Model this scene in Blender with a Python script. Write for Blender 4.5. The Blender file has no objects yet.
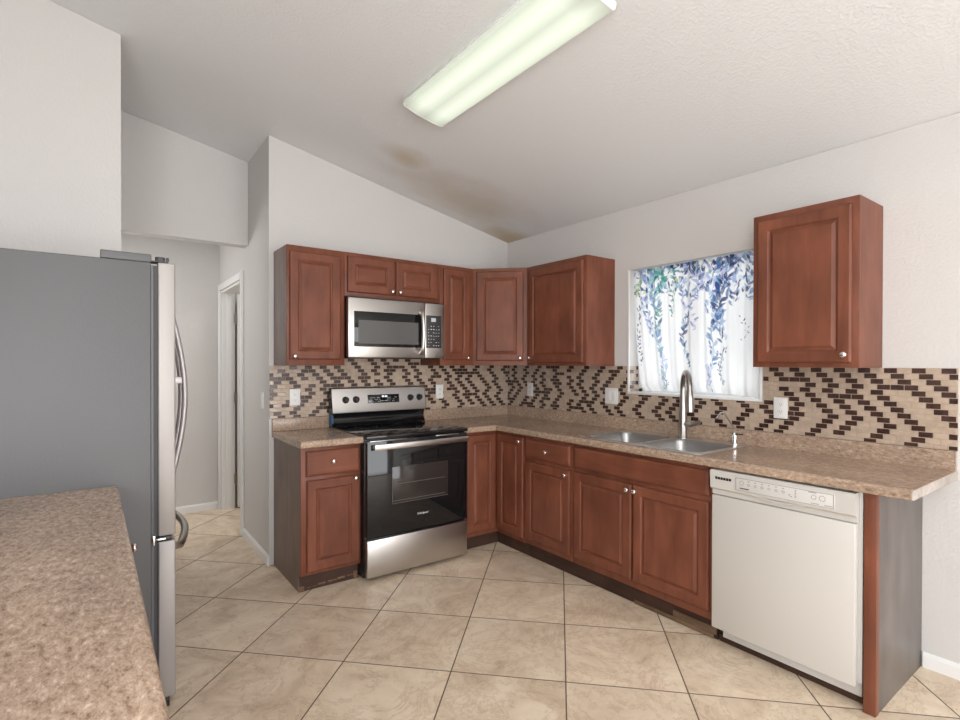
import bpy, bmesh, math, random
import numpy as np
from mathutils import Vector, Matrix
R = math.radians
random.seed(7)
scene = bpy.context.scene
COL = scene.collection

# ------------------------------------------------------------------ camera
yw, pt, rl = R(-36.3605), R(-0.3195), R(0.115)
fw = Vector((-math.sin(yw)*math.cos(pt), math.cos(yw)*math.cos(pt), math.sin(pt)))
rt = Vector((math.cos(yw), math.sin(yw), 0)); up = rt.cross(fw)
rt2 = rt*math.cos(rl) + up*math.sin(rl); up2 = -rt*math.sin(rl) + up*math.cos(rl)
cd = bpy.data.cameras.new('camera'); cam = bpy.data.objects.new('camera', cd); COL.objects.link(cam)
M = Matrix((rt2, up2, -fw)).transposed().to_4x4(); M.translation = Vector((-3.0481, -3.7102, 1.3818))
cam.matrix_world = M
cd.sensor_width = 36; cd.lens = 521.66*36/960; cd.shift_y = 6.19/960; cd.clip_start = .02
scene.camera = cam

# ------------------------------------------------------------------ world, lights, exposure
w = bpy.data.worlds.new('sky'); scene.world = w; w.use_nodes = True
w.node_tree.nodes['Background'].inputs[0].default_value = (.93, .96, 1, 1)
w.node_tree.nodes['Background'].inputs[1].default_value = 4.2
def area(name, loc, target, sx, sy, power, color=(1, 1, 1)):
    l = bpy.data.lights.new(name, 'AREA'); l.shape = 'RECTANGLE'; l.size = sx; l.size_y = sy
    l.energy = power; l.color = color
    o = bpy.data.objects.new(name, l); COL.objects.link(o); o.location = loc
    o.rotation_euler = (Vector(target)-Vector(loc)).to_track_quat('-Z', 'Y').to_euler()
    return o
area('daylight_rear', (-1.7, -6.32, 1.2), (-1.7, 0, 1.2), 2.8, 2.0, 31, (.98, .99, 1))
area('side_fill_panel', (-3.95, -4.6, 1.5), (-2.2, 0, 1.6), .9, 1.6, 40, (1, .99, .975))  # added soft panel standing in the room, angled to brighten the hall-side wall
area('overhead_fill', (-2.9, -4.7, 2.85), (-2.6, -4.2, 0), 1.2, 1.2, 34, (.98, .99, 1))  # added overhead fill behind the camera, lifts the floor and counters
area('hall_fill', (-3.5, 1.3, 2.0), (-2.0, .6, 1.1), .5, .5, 13, (1, .99, .975))  # unseen fill added in the hall to brighten its walls and door trim
area('bedroom_fill', (-1.0, 1.0, 2.5), (-1.0, 1.0, 0), .5, .5, 14, (1, .98, .95))  # unseen fill added in the room past the doorway
vs = scene.view_settings
vs.view_transform = 'Standard'; vs.look = 'None'; vs.gamma = 1; vs.use_curve_mapping = False; vs.exposure = 0.12

# ------------------------------------------------------------------ materials
def nodes(name):
    m = bpy.data.materials.new(name); m.use_nodes = True
    nt = m.node_tree; return m, nt, nt.nodes['Principled BSDF']
def N(nt, typ, **kw):
    n = nt.nodes.new(typ)
    for k, v in kw.items(): setattr(n, k, v)
    return n
def setin(n, **kw):
    for k, v in kw.items(): n.inputs[k.replace('_', ' ')].default_value = v
def ramp(nt, stops, fac=None):
    r = N(nt, 'ShaderNodeValToRGB'); e = r.color_ramp.elements
    while len(e) < len(stops): e.new(.5)
    for k, (p, c) in enumerate(stops): e[k].position = p; e[k].color = (*c, 1) if len(c) == 3 else c
    if fac is not None: nt.links.new(fac, r.inputs[0])
    return r
def mapped(nt, scale, rot=(0, 0, 0), loc=(0, 0, 0), rnd=False):
    t = N(nt, 'ShaderNodeTexCoord'); mp = N(nt, 'ShaderNodeMapping')
    mp.inputs['Scale'].default_value = scale; mp.inputs['Rotation'].default_value = rot; mp.inputs['Location'].default_value = loc
    if rnd:
        oi = N(nt, 'ShaderNodeObjectInfo'); mu = N(nt, 'ShaderNodeVectorMath', operation='MULTIPLY_ADD')
        cx = N(nt, 'ShaderNodeCombineXYZ'); nt.links.new(oi.outputs['Random'], cx.inputs[0]); nt.links.new(oi.outputs['Random'], cx.inputs[2])
        nt.links.new(cx.outputs[0], mu.inputs[0]); mu.inputs[1].default_value = (37, 0, 11); nt.links.new(t.outputs['Object'], mu.inputs[2])
        nt.links.new(mu.outputs[0], mp.inputs[0])
    else: nt.links.new(t.outputs['Object'], mp.inputs[0])
    return mp
def bump(nt, b, height, strength, dist=.002):
    bp = N(nt, 'ShaderNodeBump'); setin(bp, Strength=strength, Distance=dist)
    nt.links.new(height, bp.inputs['Height']); nt.links.new(bp.outputs[0], b.inputs['Normal'])
def plain(name, col, rough=.5, metal=0, emis=None, estr=0, coat=0):
    m, nt, b = nodes(name); setin(b, Base_Color=(*col, 1), Roughness=rough, Metallic=metal)
    if coat: b.inputs['Coat Weight'].default_value = coat; b.inputs['Coat Roughness'].default_value = .1
    if emis: b.inputs['Emission Color'].default_value = (*emis, 1); b.inputs['Emission Strength'].default_value = estr
    return m
def wall_mat(name, col, scale=70, strength=.25, detail=3):
    m, nt, b = nodes(name); setin(b, Base_Color=(*col, 1), Roughness=.75)
    mp = mapped(nt, (scale,)*3); n = N(nt, 'ShaderNodeTexNoise'); setin(n, Scale=1.0, Detail=detail, Roughness=.55)
    nt.links.new(mp.outputs[0], n.inputs[0]); r = ramp(nt, [(.42, (0, 0, 0)), (.62, (1, 1, 1))], n.outputs['Fac'])
    bump(nt, b, r.outputs[0], strength, .003)
    return m
def wood_mat(name, c0, c1, scale, rough=.42, coat=0):
    m, nt, b = nodes(name); mp = mapped(nt, scale, rnd=True)
    n = N(nt, 'ShaderNodeTexNoise'); setin(n, Scale=1.0, Detail=6, Roughness=.6, Distortion=.6); nt.links.new(mp.outputs[0], n.inputs[0])
    r = ramp(nt, [(.25, c0), (.75, c1)], n.outputs['Fac'])
    mp2 = mapped(nt, (6, 6, 4), rnd=True); n2 = N(nt, 'ShaderNodeTexNoise'); setin(n2, Scale=1.0, Detail=2)
    nt.links.new(mp2.outputs[0], n2.inputs[0]); r2 = ramp(nt, [(.3, (.76, .76, .76)), (.7, (1.14, 1.14, 1.14))], n2.outputs['Fac'])
    mx = N(nt, 'ShaderNodeMix', data_type='RGBA', blend_type='MULTIPLY'); mx.inputs[0].default_value = 1
    nt.links.new(r.outputs[0], mx.inputs[6]); nt.links.new(r2.outputs[0], mx.inputs[7]); nt.links.new(mx.outputs[2], b.inputs['Base Color'])
    setin(b, Roughness=rough); b.inputs['Coat Weight'].default_value = coat; b.inputs['Specular IOR Level'].default_value = .32
    return m
def steel_mat(name, col, rough, scale):
    m, nt, b = nodes(name); mp = mapped(nt, scale); n = N(nt, 'ShaderNodeTexNoise'); setin(n, Scale=1.0, Detail=3)
    nt.links.new(mp.outputs[0], n.inputs[0]); setin(b, Base_Color=(*col, 1), Metallic=1.0)
    mr = N(nt, 'ShaderNodeMapRange'); setin(mr, To_Min=rough-.05, To_Max=rough+.07); nt.links.new(n.outputs['Fac'], mr.inputs[0])
    nt.links.new(mr.outputs[0], b.inputs['Roughness']); bump(nt, b, n.outputs['Fac'], .06, .0006)
    return m
def speckle_mat(name, stops, scale, rough=.32, st=(1, 1, 1)):
    m, nt, b = nodes(name); mp = mapped(nt, st, (0, 0, R(35)))
    n = N(nt, 'ShaderNodeTexNoise'); setin(n, Scale=scale, Detail=6, Roughness=.75, Distortion=.15); nt.links.new(mp.outputs[0], n.inputs[0])
    r = ramp(nt, stops, n.outputs['Fac'])
    v = N(nt, 'ShaderNodeTexVoronoi'); setin(v, Scale=scale*2.2); nt.links.new(mp.outputs[0], v.inputs[0])
    r2 = ramp(nt, [(.0, (.78, .76, .74)), (.45, (1.05, 1.04, 1.03))], v.outputs['Distance'])
    n3 = N(nt, 'ShaderNodeTexNoise'); setin(n3, Scale=5, Detail=3); nt.links.new(mp.outputs[0], n3.inputs[0])
    r3 = ramp(nt, [(.3, (.80, .79, .79)), (.7, (1.10, 1.08, 1.05))], n3.outputs['Fac'])
    last = r.outputs[0]
    for q in (r2, r3):
        mx = N(nt, 'ShaderNodeMix', data_type='RGBA', blend_type='MULTIPLY'); mx.inputs[0].default_value = 1
        nt.links.new(last, mx.inputs[6]); nt.links.new(q.outputs[0], mx.inputs[7]); last = mx.outputs[2]
    nt.links.new(last, b.inputs['Base Color']); setin(b, Roughness=rough)
    return m
def glass_mat(name, tint, rough=.02):
    m = bpy.data.materials.new(name); m.use_nodes = True; nt = m.node_tree; nt.nodes.clear()
    o = N(nt, 'ShaderNodeOutputMaterial'); t = N(nt, 'ShaderNodeBsdfTransparent'); g = N(nt, 'ShaderNodeBsdfGlossy'); mx = N(nt, 'ShaderNodeMixShader'); f = N(nt, 'ShaderNodeFresnel')
    t.inputs[0].default_value = (*tint, 1); g.inputs['Roughness'].default_value = rough; f.inputs[0].default_value = 1.45
    nt.links.new(f.outputs[0], mx.inputs[0]); nt.links.new(t.outputs[0], mx.inputs[1]); nt.links.new(g.outputs[0], mx.inputs[2]); nt.links.new(mx.outputs[0], o.inputs[0])
    return m

WALL = wall_mat('wall_paint', (.625, .606, .588))
CEIL_TILT = .211
def ceiling_mat():
    m = wall_mat('ceiling_paint', (.765, .77, .775), 75, .32, 4); nt = m.node_tree; b = nt.nodes['Principled BSDF']
    t = N(nt, 'ShaderNodeTexCoord'); nz = N(nt, 'ShaderNodeTexNoise'); setin(nz, Scale=4, Detail=4); nt.links.new(t.outputs['Object'], nz.inputs[0])
    last = None
    for (cx, cy, sx, sy, amt) in ((-1.34, -.56, 3.0, 3.4, .60), (-.05, -.08, 1.7, 1.9, .75), (-.75, -.35, .85, 1.3, .42)):
        mp = N(nt, 'ShaderNodeMapping'); mp.inputs['Location'].default_value = (-cx*sx, -cy*sy, 0); mp.inputs['Scale'].default_value = (sx, sy, 0)
        nt.links.new(t.outputs['Object'], mp.inputs[0])
        ln = N(nt, 'ShaderNodeVectorMath', operation='LENGTH'); nt.links.new(mp.outputs[0], ln.inputs[0])
        ad = N(nt, 'ShaderNodeMath', operation='MULTIPLY_ADD'); nt.links.new(nz.outputs['Fac'], ad.inputs[0]); ad.inputs[1].default_value = .6; nt.links.new(ln.outputs['Value'], ad.inputs[2])
        r = ramp(nt, [(.3, (amt,)*3), (1.0, (0, 0, 0))], ad.outputs[0]); r.color_ramp.interpolation = 'EASE'
        if last is None: last = r.outputs[0]
        else:
            mx = N(nt, 'ShaderNodeMath', operation='MAXIMUM'); nt.links.new(last, mx.inputs[0]); nt.links.new(r.outputs[0], mx.inputs[1]); last = mx.outputs[0]
    mix = N(nt, 'ShaderNodeMix', data_type='RGBA'); nt.links.new(last, mix.inputs[0])
    mix.inputs[6].default_value = (.765, .77, .775, 1); mix.inputs[7].default_value = (.50, .37, .20, 1)
    nt.links.new(mix.outputs[2], b.inputs['Base Color'])
    return m
CEIL = ceiling_mat()
def floor_mat():
    m, nt, b = nodes('floor_tile'); t = N(nt, 'ShaderNodeTexCoord')
    P = .508
    mp = N(nt, 'ShaderNodeMapping'); mp.vector_type = 'TEXTURE'
    mp.inputs['Rotation'].default_value = (0, 0, R(45)); nt.links.new(t.outputs['Object'], mp.inputs[0])
    # u = (x+y)/sqrt2 , v = (y-x)/sqrt2
    ad = N(nt, 'ShaderNodeVectorMath', operation='SUBTRACT'); ad.inputs[1].default_value = (.047, .008, 0); nt.links.new(mp.outputs[0], ad.inputs[0])
    sc = N(nt, 'ShaderNodeVectorMath', operation='SCALE'); sc.inputs['Scale'].default_value = 1/P; nt.links.new(ad.outputs[0], sc.inputs[0])
    fr = N(nt, 'ShaderNodeVectorMath', operation='FRACTION'); nt.links.new(sc.outputs[0], fr.inputs[0])
    fl = N(nt, 'ShaderNodeVectorMath', operation='FLOOR'); nt.links.new(sc.outputs[0], fl.inputs[0])
    sx = N(nt, 'ShaderNodeSeparateXYZ'); nt.links.new(fr.outputs[0], sx.inputs[0])
    ds = []
    for k in (0, 1):
        s = N(nt, 'ShaderNodeMath', operation='SUBTRACT'); nt.links.new(sx.outputs[k], s.inputs[0]); s.inputs[1].default_value = .5
        a = N(nt, 'ShaderNodeMath', operation='ABSOLUTE'); nt.links.new(s.outputs[0], a.inputs[0]); ds.append(a)
    mxm = N(nt, 'ShaderNodeMath', operation='MAXIMUM'); nt.links.new(ds[0].outputs[0], mxm.inputs[0]); nt.links.new(ds[1].outputs[0], mxm.inputs[1])
    grout = N(nt, 'ShaderNodeMapRange'); setin(grout, From_Min=.4930, From_Max=.4955); nt.links.new(mxm.outputs[0], grout.inputs[0])
    wn = N(nt, 'ShaderNodeTexWhiteNoise'); wn.noise_dimensions = '2D'; nt.links.new(fl.outputs[0], wn.inputs['Vector'])
    off = N(nt, 'ShaderNodeVectorMath', operation='MULTIPLY_ADD'); nt.links.new(wn.outputs['Color'], off.inputs[0]); off.inputs[1].default_value = (9, 9, 9); nt.links.new(t.outputs['Object'], off.inputs[2])
    n = N(nt, 'ShaderNodeTexNoise'); setin(n, Scale=3.4, Detail=8, Roughness=.66, Distortion=1.3); nt.links.new(off.outputs[0], n.inputs[0])
    r = ramp(nt, [(.28, (.52, .39, .27)), (.45, (.68, .545, .405)), (.60, (.77, .645, .495)), (.78, (.84, .74, .60))], n.outputs['Fac'])
    n2 = N(nt, 'ShaderNodeTexNoise'); setin(n2, Scale=2.3, Detail=6, Roughness=.75, Distortion=2.5); nt.links.new(off.outputs[0], n2.inputs[0])
    vein = ramp(nt, [(.475, (1, 1, 1)), (.5, (.80, .76, .72)), (.525, (1, 1, 1))], n2.outputs['Fac'])
    mu = N(nt, 'ShaderNodeMix', data_type='RGBA', blend_type='MULTIPLY'); mu.inputs[0].default_value = 1
    nt.links.new(r.outputs[0], mu.inputs[6]); nt.links.new(vein.outputs[0], mu.inputs[7])
    tv = N(nt, 'ShaderNodeMapRange'); setin(tv, To_Min=.93, To_Max=1.06); nt.links.new(wn.outputs['Value'], tv.inputs[0])
    mv = N(nt, 'ShaderNodeVectorMath', operation='SCALE'); nt.links.new(mu.outputs[2], mv.inputs[0]); nt.links.new(tv.outputs[0], mv.inputs['Scale'])
    mx = N(nt, 'ShaderNodeMix', data_type='RGBA'); nt.links.new(grout.outputs[0], mx.inputs[0]); nt.links.new(mv.outputs[0], mx.inputs[6]); mx.inputs[7].default_value = (.115, .085, .06, 1)
    nt.links.new(mx.outputs[2], b.inputs['Base Color'])
    rr = N(nt, 'ShaderNodeMapRange'); setin(rr, To_Min=.36, To_Max=.9); nt.links.new(grout.outputs[0], rr.inputs[0]); nt.links.new(rr.outputs[0], b.inputs['Roughness'])
    inv = N(nt, 'ShaderNodeMath', operation='SUBTRACT'); inv.inputs[0].default_value = 1; nt.links.new(grout.outputs[0], inv.inputs[1])
    bump(nt, b, inv.outputs[0], .4, .002)
    return m
FLOOR = floor_mat()
CH0, CH1 = (.140, .043, .023), (.225, .077, .043)
WOOD = wood_mat('cherry_wood_vertical', CH0, CH1, (16, 16, 2.6))
WOODH = wood_mat('cherry_wood_horizontal', CH0, CH1, (2.6, 16, 16))
ENDP = wood_mat('end_panel_laminate', (.120, .100, .090), (.170, .146, .132), (14, 14, 2), .36, 0)
LAM = wood_mat('side_laminate', (.145, .094, .078), (.21, .145, .12), (30, 30, 2), .42, .1)
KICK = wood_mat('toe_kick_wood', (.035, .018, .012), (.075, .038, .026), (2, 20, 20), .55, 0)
RAW = wood_mat('raw_worn_wood', (.10, .058, .034), (.22, .14, .085), (4, 18, 18), .7, 0)
COUNTER = speckle_mat('granite_laminate', [(.30, (.13, .08, .055)), (.43, (.33, .235, .17)), (.56, (.43, .325, .25)), (.70, (.66, .52, .40))], 85, .21, (1, .5, 1))
RING = plain('burner_marking', (.035, .035, .036), .3)
COUNTER_END = speckle_mat('worn_end_cap', [(.3, (.34, .29, .26)), (.6, (.50, .455, .42)), (.75, (.56, .52, .49))], 16, .6)
STEEL = steel_mat('brushed_steel', (.56, .538, .515), .30, (6, 6, 420))
STEELV = steel_mat('brushed_steel_vertical', (.70, .675, .65), .34, (300, 300, 4))
SINK = steel_mat('sink_steel', (.40, .40, .40), .34, (120, 120, 120))
RIM = plain('sink_rim_steel', (.74, .73, .72), .30, 1)
NICKEL = plain('brushed_nickel', (.40, .375, .35), .28, 1)
CHROME = plain('polished_chrome', (.82, .81, .80), .12, 1)
BLACK = plain('black_enamel', (.012, .012, .013), .25)
BLACKG = plain('black_glass', (.008, .008, .009), .05)
OVENWIN = plain('oven_window_glass', (.030, .025, .023), .08)
DARKPL = plain('dark_plastic', (.014, .014, .015), .32)
GASKET = plain('dark_gasket', (.05, .05, .055), .6)
FRIDGE = wall_mat('fridge_side_paint', (.100, .099, .102), 160, .10); FRIDGE.node_tree.nodes['Principled BSDF'].inputs['Roughness'].default_value = .45
FRHINGE = plain('fridge_hinge_plastic', (.10, .10, .102), .5)
WHITE = plain('white_plastic', (.80, .79, .77), .35)
TRIMW = plain('trim_white', (.80, .795, .785), .4)
BISQUE = plain('bisque_enamel', (.575, .552, .515), .3, coat=.2)
BISQUEP = plain('bisque_panel', (.62, .605, .58), .35)
GREYPL = plain('grey_plastic', (.45, .45, .45), .5)
FRDOOR = plain('fridge_door_edge', (.36, .335, .318), .45, .35)
HANDLE = plain('satin_handle', (.50, .47, .475), .42, .6)
PRINT = plain('grey_print', (.22, .21, .20), .6)
LCD = plain('lit_display', (.1, .1, .1), .3, emis=(.8, .95, 1), estr=1.0)
TXT = plain('light_print', (.75, .75, .75), .5)
BLUE = plain('blue_film', (.02, .09, .2), .4)
GROUT = plain('backsplash_grout', (.46, .36, .28), .8)
def tile_mat(name, c0, c1, rough):
    m, nt, b = nodes(name); mp = mapped(nt, (1, 1, 1)); n = N(nt, 'ShaderNodeTexNoise'); setin(n, Scale=22, Detail=4, Roughness=.7); nt.links.new(mp.outputs[0], n.inputs[0])
    r = ramp(nt, [(.35, c0), (.65, c1)], n.outputs['Fac']); nt.links.new(r.outputs[0], b.inputs['Base Color']); setin(b, Roughness=rough)
    return m
TLIGHT = tile_mat('cream_stone_tile', (.40, .305, .23), (.52, .41, .32), .30)
TMID = tile_mat('cream_glass_tile', (.42, .325, .25), (.50, .395, .31), .12)
TDARK = tile_mat('dark_brown_glass_tile', (.030, .013, .010), (.075, .038, .029), .2)
GLASS = glass_mat('window_glass', (.95, .97, .97))

# ------------------------------------------------------------------ builders
def box(bm, x0, x1, y0, y1, z0, z1, bev=0, M=None, mi=0, seg=2):
    x0, x1 = sorted((x0, x1)); y0, y1 = sorted((y0, y1)); z0, z1 = sorted((z0, z1))
    vs_ = [bm.verts.new(p) for p in ((x0,y0,z0),(x1,y0,z0),(x1,y1,z0),(x0,y1,z0),(x0,y0,z1),(x1,y0,z1),(x1,y1,z1),(x0,y1,z1))]
    fs = [bm.faces.new([vs_[i] for i in f]) for f in ((0,3,2,1),(4,5,6,7),(0,1,5,4),(1,2,6,5),(2,3,7,6),(3,0,4,7))]
    for f in fs: f.material_index = mi
    allv = vs_
    if bev:
        es = list({e for f in fs for e in f.edges})
        r = bmesh.ops.bevel(bm, geom=es, offset=bev, segments=seg, affect='EDGES', profile=.5, material=-1)
        allv = list({v for v in r['verts']} | {v for v in vs_ if v.is_valid})
        allv = [v for v in allv if v.is_valid]
    if M is not None: bmesh.ops.transform(bm, matrix=M, verts=allv)
    return allv
def prism(bm, poly, a0, a1, axis='y', mi=0):
    def P(p, a):
        return (p[0], a, p[1]) if axis == 'y' else ((a, p[0], p[1]) if axis == 'x' else (p[0], p[1], a))
    A = [bm.verts.new(P(p, a0)) for p in poly]; B = [bm.verts.new(P(p, a1)) for p in poly]
    n = len(poly); fs = [bm.faces.new(A), bm.faces.new(B[::-1])]
    for i in range(n): fs.append(bm.faces.new((A[i], B[i], B[(i+1) % n], A[(i+1) % n])))
    for f in fs: f.material_index = mi
    bmesh.ops.recalc_face_normals(bm, faces=fs)
def tube(bm, pts, rad, seg=10, cap=True):
    pts = [Vector(p) for p in pts]; rings = []; n = len(pts)
    rad = rad if isinstance(rad, (list, tuple)) else [rad]*n
    t0 = (pts[1]-pts[0]).normalized(); u = t0.orthogonal().normalized()
    for i, p in enumerate(pts):
        t = ((pts[min(i+1, n-1)]-p).normalized() + (p-pts[max(i-1, 0)]).normalized()).normalized()
        u = (u - t*u.dot(t)).normalized(); v = t.cross(u)
        rings.append([bm.verts.new(p + (u*math.cos(2*math.pi*k/seg) + v*math.sin(2*math.pi*k/seg))*rad[i]) for k in range(seg)])
    for a, b in zip(rings, rings[1:]):
        for k in range(seg): bm.faces.new((a[k], a[(k+1) % seg], b[(k+1) % seg], b[k]))
    if cap: bm.faces.new(rings[0][::-1]); bm.faces.new(rings[-1])
def lathe(bm, prof, origin, axis, seg=16):
    o = Vector(origin); a = Vector(axis).normalized(); tube(bm, [o+a*h for h, r in prof], [max(r, 1e-4) for h, r in prof], seg)
def lathe_exact(bm, prof, origin, axis, seg=16):
    o = Vector(origin); a = Vector(axis).normalized(); u = a.orthogonal().normalized(); v = a.cross(u); rings = []
    for h, r in prof: rings.append([bm.verts.new(o + a*h + (u*math.cos(2*math.pi*k/seg)+v*math.sin(2*math.pi*k/seg))*max(r, 2e-4)) for k in range(seg)])
    for A, B in zip(rings, rings[1:]):
        for k in range(seg): bm.faces.new((A[k], A[(k+1) % seg], B[(k+1) % seg], B[k]))
    bm.faces.new(rings[0][::-1]); bm.faces.new(rings[-1])
def new(): return bmesh.new()
def obj(name, bm, mat, parent=None, smooth=35, recalc=True):
    me = bpy.data.meshes.new(name)
    if recalc: bmesh.ops.recalc_face_normals(bm, faces=bm.faces)
    bm.to_mesh(me); bm.free()
    for m in (mat if isinstance(mat, (list, tuple)) else [mat]): me.materials.append(m)
    if smooth:
        me.polygons.foreach_set('use_smooth', [True]*len(me.polygons)); me.set_sharp_from_angle(angle=R(smooth))
    o = bpy.data.objects.new(name, me); COL.objects.link(o)
    if parent: o.parent = parent
    return o
def tag(o, label, cat, group=None):
    o['label'] = label; o['category'] = cat
    if group: o['group'] = group
    return o
def thing(name, label, cat, loc=(0, 0, 0), rz=0, group=None, ry=0):
    o = bpy.data.objects.new(name, None); COL.objects.link(o); o.empty_display_size = .1
    o.location = loc; o.rotation_euler = (0, ry, R(rz)); return tag(o, label, cat, group)
def struct(name, bm, mat, parent=None):
    o = obj(name, bm, mat, parent, smooth=0)
    if parent is None: o['kind'] = 'structure'
    return o
def bx(name, mat, parent, *a, bev=0, smooth=35):
    bm = new(); box(bm, *a, bev=bev); return obj(name, bm, mat, parent, smooth)

ZC = 2.487
def zc(x): return ZC - CEIL_TILT*x

# ------------------------------------------------------------------ the setting
bm = new(); box(bm, -4.45, .16, -6.45, 1.9, -.1, 0); struct('floor', bm, FLOOR)
bm = new(); prism(bm, [(-4.45, zc(-4.45)), (.16, zc(.16)), (.16, zc(.16)+.1), (-4.45, zc(-4.45)+.1)], -6.45, 1.9); struct('ceiling', bm, CEIL)
WY0, WY1, WZ0, WZ1 = -2.262, -1.355, 1.172, 2.045   # window over the sink
bm = new()
def rw(y0, y1, z0, z1): box(bm, 0, .14, y0, y1, z0, z1)
e = .002
prism(bm, [(0, 0), (.14, 0), (.14, zc(.14)-e), (0, zc(0)-e)], WY1, 1.75)
prism(bm, [(0, 0), (.14, 0), (.14, zc(.14)-e), (0, zc(0)-e)], -6.3, WY0)
rw(WY0, WY1, 0, WZ0); prism(bm, [(0, WZ1), (.14, WZ1), (.14, zc(.14)-e), (0, zc(0)-e)], WY0, WY1)
struct('wall_right', bm, WALL)
bm = new(); prism(bm, [(-2.1, 0), (-.001, 0), (-.001, zc(0)-e), (-2.1, zc(-2.1)-e)], 0, .115); struct('wall_back', bm, WALL)
XH = -2.1; DY0, DY1, DZ = .80, 1.68, 2.055
bm = new(); T = zc(-1.985)-e
def hw(y0, y1, z0): prism(bm, [(XH, z0), (-1.985, z0), (-1.985, T), (XH, zc(XH)-e)], y0, y1)
hw(.1155, DY0, 0); hw(DY0, DY1, DZ); hw(DY1, 1.749, 0); struct('wall_hall', bm, WALL)
bm = new(); prism(bm, [(-4.3, 0), (-.001, 0), (-.001, zc(0)-e), (-4.3, zc(-4.3)-e)], 1.75, 1.87); struct('wall_far', bm, WALL)
bm = new(); prism(bm, [(-2.939, 2.285), (XH-.001, 2.285), (XH-.001, zc(XH)-e), (-2.939, zc(-2.939)-e)], .60, .71); struct('wall_header', bm, WALL)
bm = new(); prism(bm, [(-4.299, 0), (-2.94, 0), (-2.94, zc(-2.94)-e), (-4.299, zc(-4.299)-e)], -.37, .70); struct('wall_partition', bm, WALL)
bm = new()
def lw(y0, y1, z0, z1): box(bm, -4.42, -4.3, y0, y1, z0, z1)
zt = zc(-4.3)-e
lw(-6.3, -5.55, 0, zt); lw(-3.65, 1.87, 0, zt); lw(-5.55, -3.65, 0, .55); lw(-5.55, -3.65, 2.15, zt); struct('wall_left', bm, WALL)
bm = new()
def rr(x0, x1, z0=None, z1=None):
    prism(bm, [(x0, z0 or 0), (x1, z0 or 0), (x1, z1 or zc(x1)-e), (x0, z1 or zc(x0)-e)], -6.42, -6.3)
rr(-4.42, -3.15); rr(-.25, .14); rr(-3.15, -.25, 2.25); struct('wall_rear', bm, WALL)
bm = new()
for a in ((-3.15, -3.08, 0, 2.25), (-.32, -.25, 0, 2.25), (-1.735, -1.665, 0, 2.25), (-3.08, -.32, 2.18, 2.25), (-3.08, -.32, 0, .07)): box(bm, a[0], a[1], -6.41, -6.36, a[2], a[3])
struct('door_2', bm, TRIMW)
bm = new()
for a in ((-5.55, -5.49, .55, 2.15), (-3.71, -3.65, .55, 2.15), (-5.49, -3.71, .55, .61), (-5.49, -3.71, 2.09, 2.15)): box(bm, -4.40, -4.34, *a)
struct('window_2', bm, TRIMW)
# baseboards
def base_prof(): return [(0, 0), (.013, 0), (.013, .052), (.006, .068), (0, .068)]
bm = new(); prism(bm, [(-p, z) for p, z in base_prof()], -6.29, -2.998); struct('baseboard_right', bm, TRIMW)
bm = new(); prism(bm, [(XH-p, z) for p, z in base_prof()], -.010, DY0-.062); struct('baseboard_hall', bm, TRIMW)
bm = new(); prism(bm, [(1.749-p, z) for p, z in base_prof()], -2.938, XH-.014, 'x'); struct('baseboard_far', bm, TRIMW)
# hall doorway
d = bpy.data.objects.new('door_1', None); COL.objects.link(d); d.location = (XH, 1.24, 0); d['kind'] = 'structure'
def D(name, mat, *a, bev=0):
    bm = new(); box(bm, a[0]-XH, a[1]-XH, a[2]-1.24, a[3]-1.24, a[4], a[5], bev=bev); return obj(name, bm, mat, d)
bm = new()
for (y0, y1, z0, z1) in ((DY0-.06, DY0+.002, 0, DZ+.06), (DY1-.002, DY1+.06, 0, DZ+.06), (DY0+.002, DY1-.002, DZ-.002, DZ+.06)):
    box(bm, -.016, -.0005, y0-1.24, y1-1.24, z0, z1, bev=.004)
    box(bm, -.021, -.015, y0-1.24+(.012 if y1-y0 < .1 else 0), y1-1.24-(.012 if y1-y0 < .1 else 0), z0, z1-(.012 if z0 else .0), bev=.002)
obj('casing', bm, TRIMW, d)
bm = new()
box(bm, 0, .115, DY0+.0005-1.24, DY0+.018-1.24, 0, DZ-.001); box(bm, 0, .115, DY1-.018-1.24, DY1-.0005-1.24, 0, DZ-.001); box(bm, 0, .115, DY0+.018-1.24, DY1-.018-1.24, DZ-.02, DZ-.001)
box(bm, .04, .075, DY1-.030-1.24, DY1-.018-1.24, 0, DZ-.02); box(bm, .04, .075, DY0+.018-1.24, DY0+.030-1.24, 0, DZ-.02)
obj('jamb', bm, TRIMW, d)
bm = new(); box(bm, .135, .93, DY1-.052-1.24, DY1-.017-1.24, .012, 2.03, bev=.003)
sl = obj('door_leaf', bm, TRIMW, d)
for z in (.28, 1.05, 1.80):
    bm = new(); box(bm, .108, .140, DY1-.026-1.24, DY1-.0185-1.24, z-.045, z+.045); tube(bm, [(.128, DY1-.03-1.24, z-.047), (.128, DY1-.03-1.24, z+.047)], .007, 8); obj('hinge', bm, NICKEL, d)

# window over the sink
wn = bpy.data.objects.new('window_1', None); COL.objects.link(wn); wn.location = (.0, (WY0+WY1)/2, WZ0); wn['kind'] = 'structure'
yc = (WY0+WY1)/2; hw_ = (WY1-WY0)/2; hh = WZ1-WZ0
bm = new()
for a in ((-hw_, -hw_+.035, 0, hh), (hw_-.035, hw_, 0, hh), (-hw_, hw_, 0, .035), (-hw_, hw_, hh-.035, hh), (-.02, .02, .03, hh-.03)):
    box(bm, .108, .138, a[0]+.0005, a[1]-.0005, a[2]+.0005, a[3]-.0005, bev=.003)
obj('window_frame', bm, TRIMW, wn)
bm = new(); box(bm, .120, .124, -hw_+.03, hw_-.03, .03, hh-.03); obj('glass', bm, GLASS, wn, 0)
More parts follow.
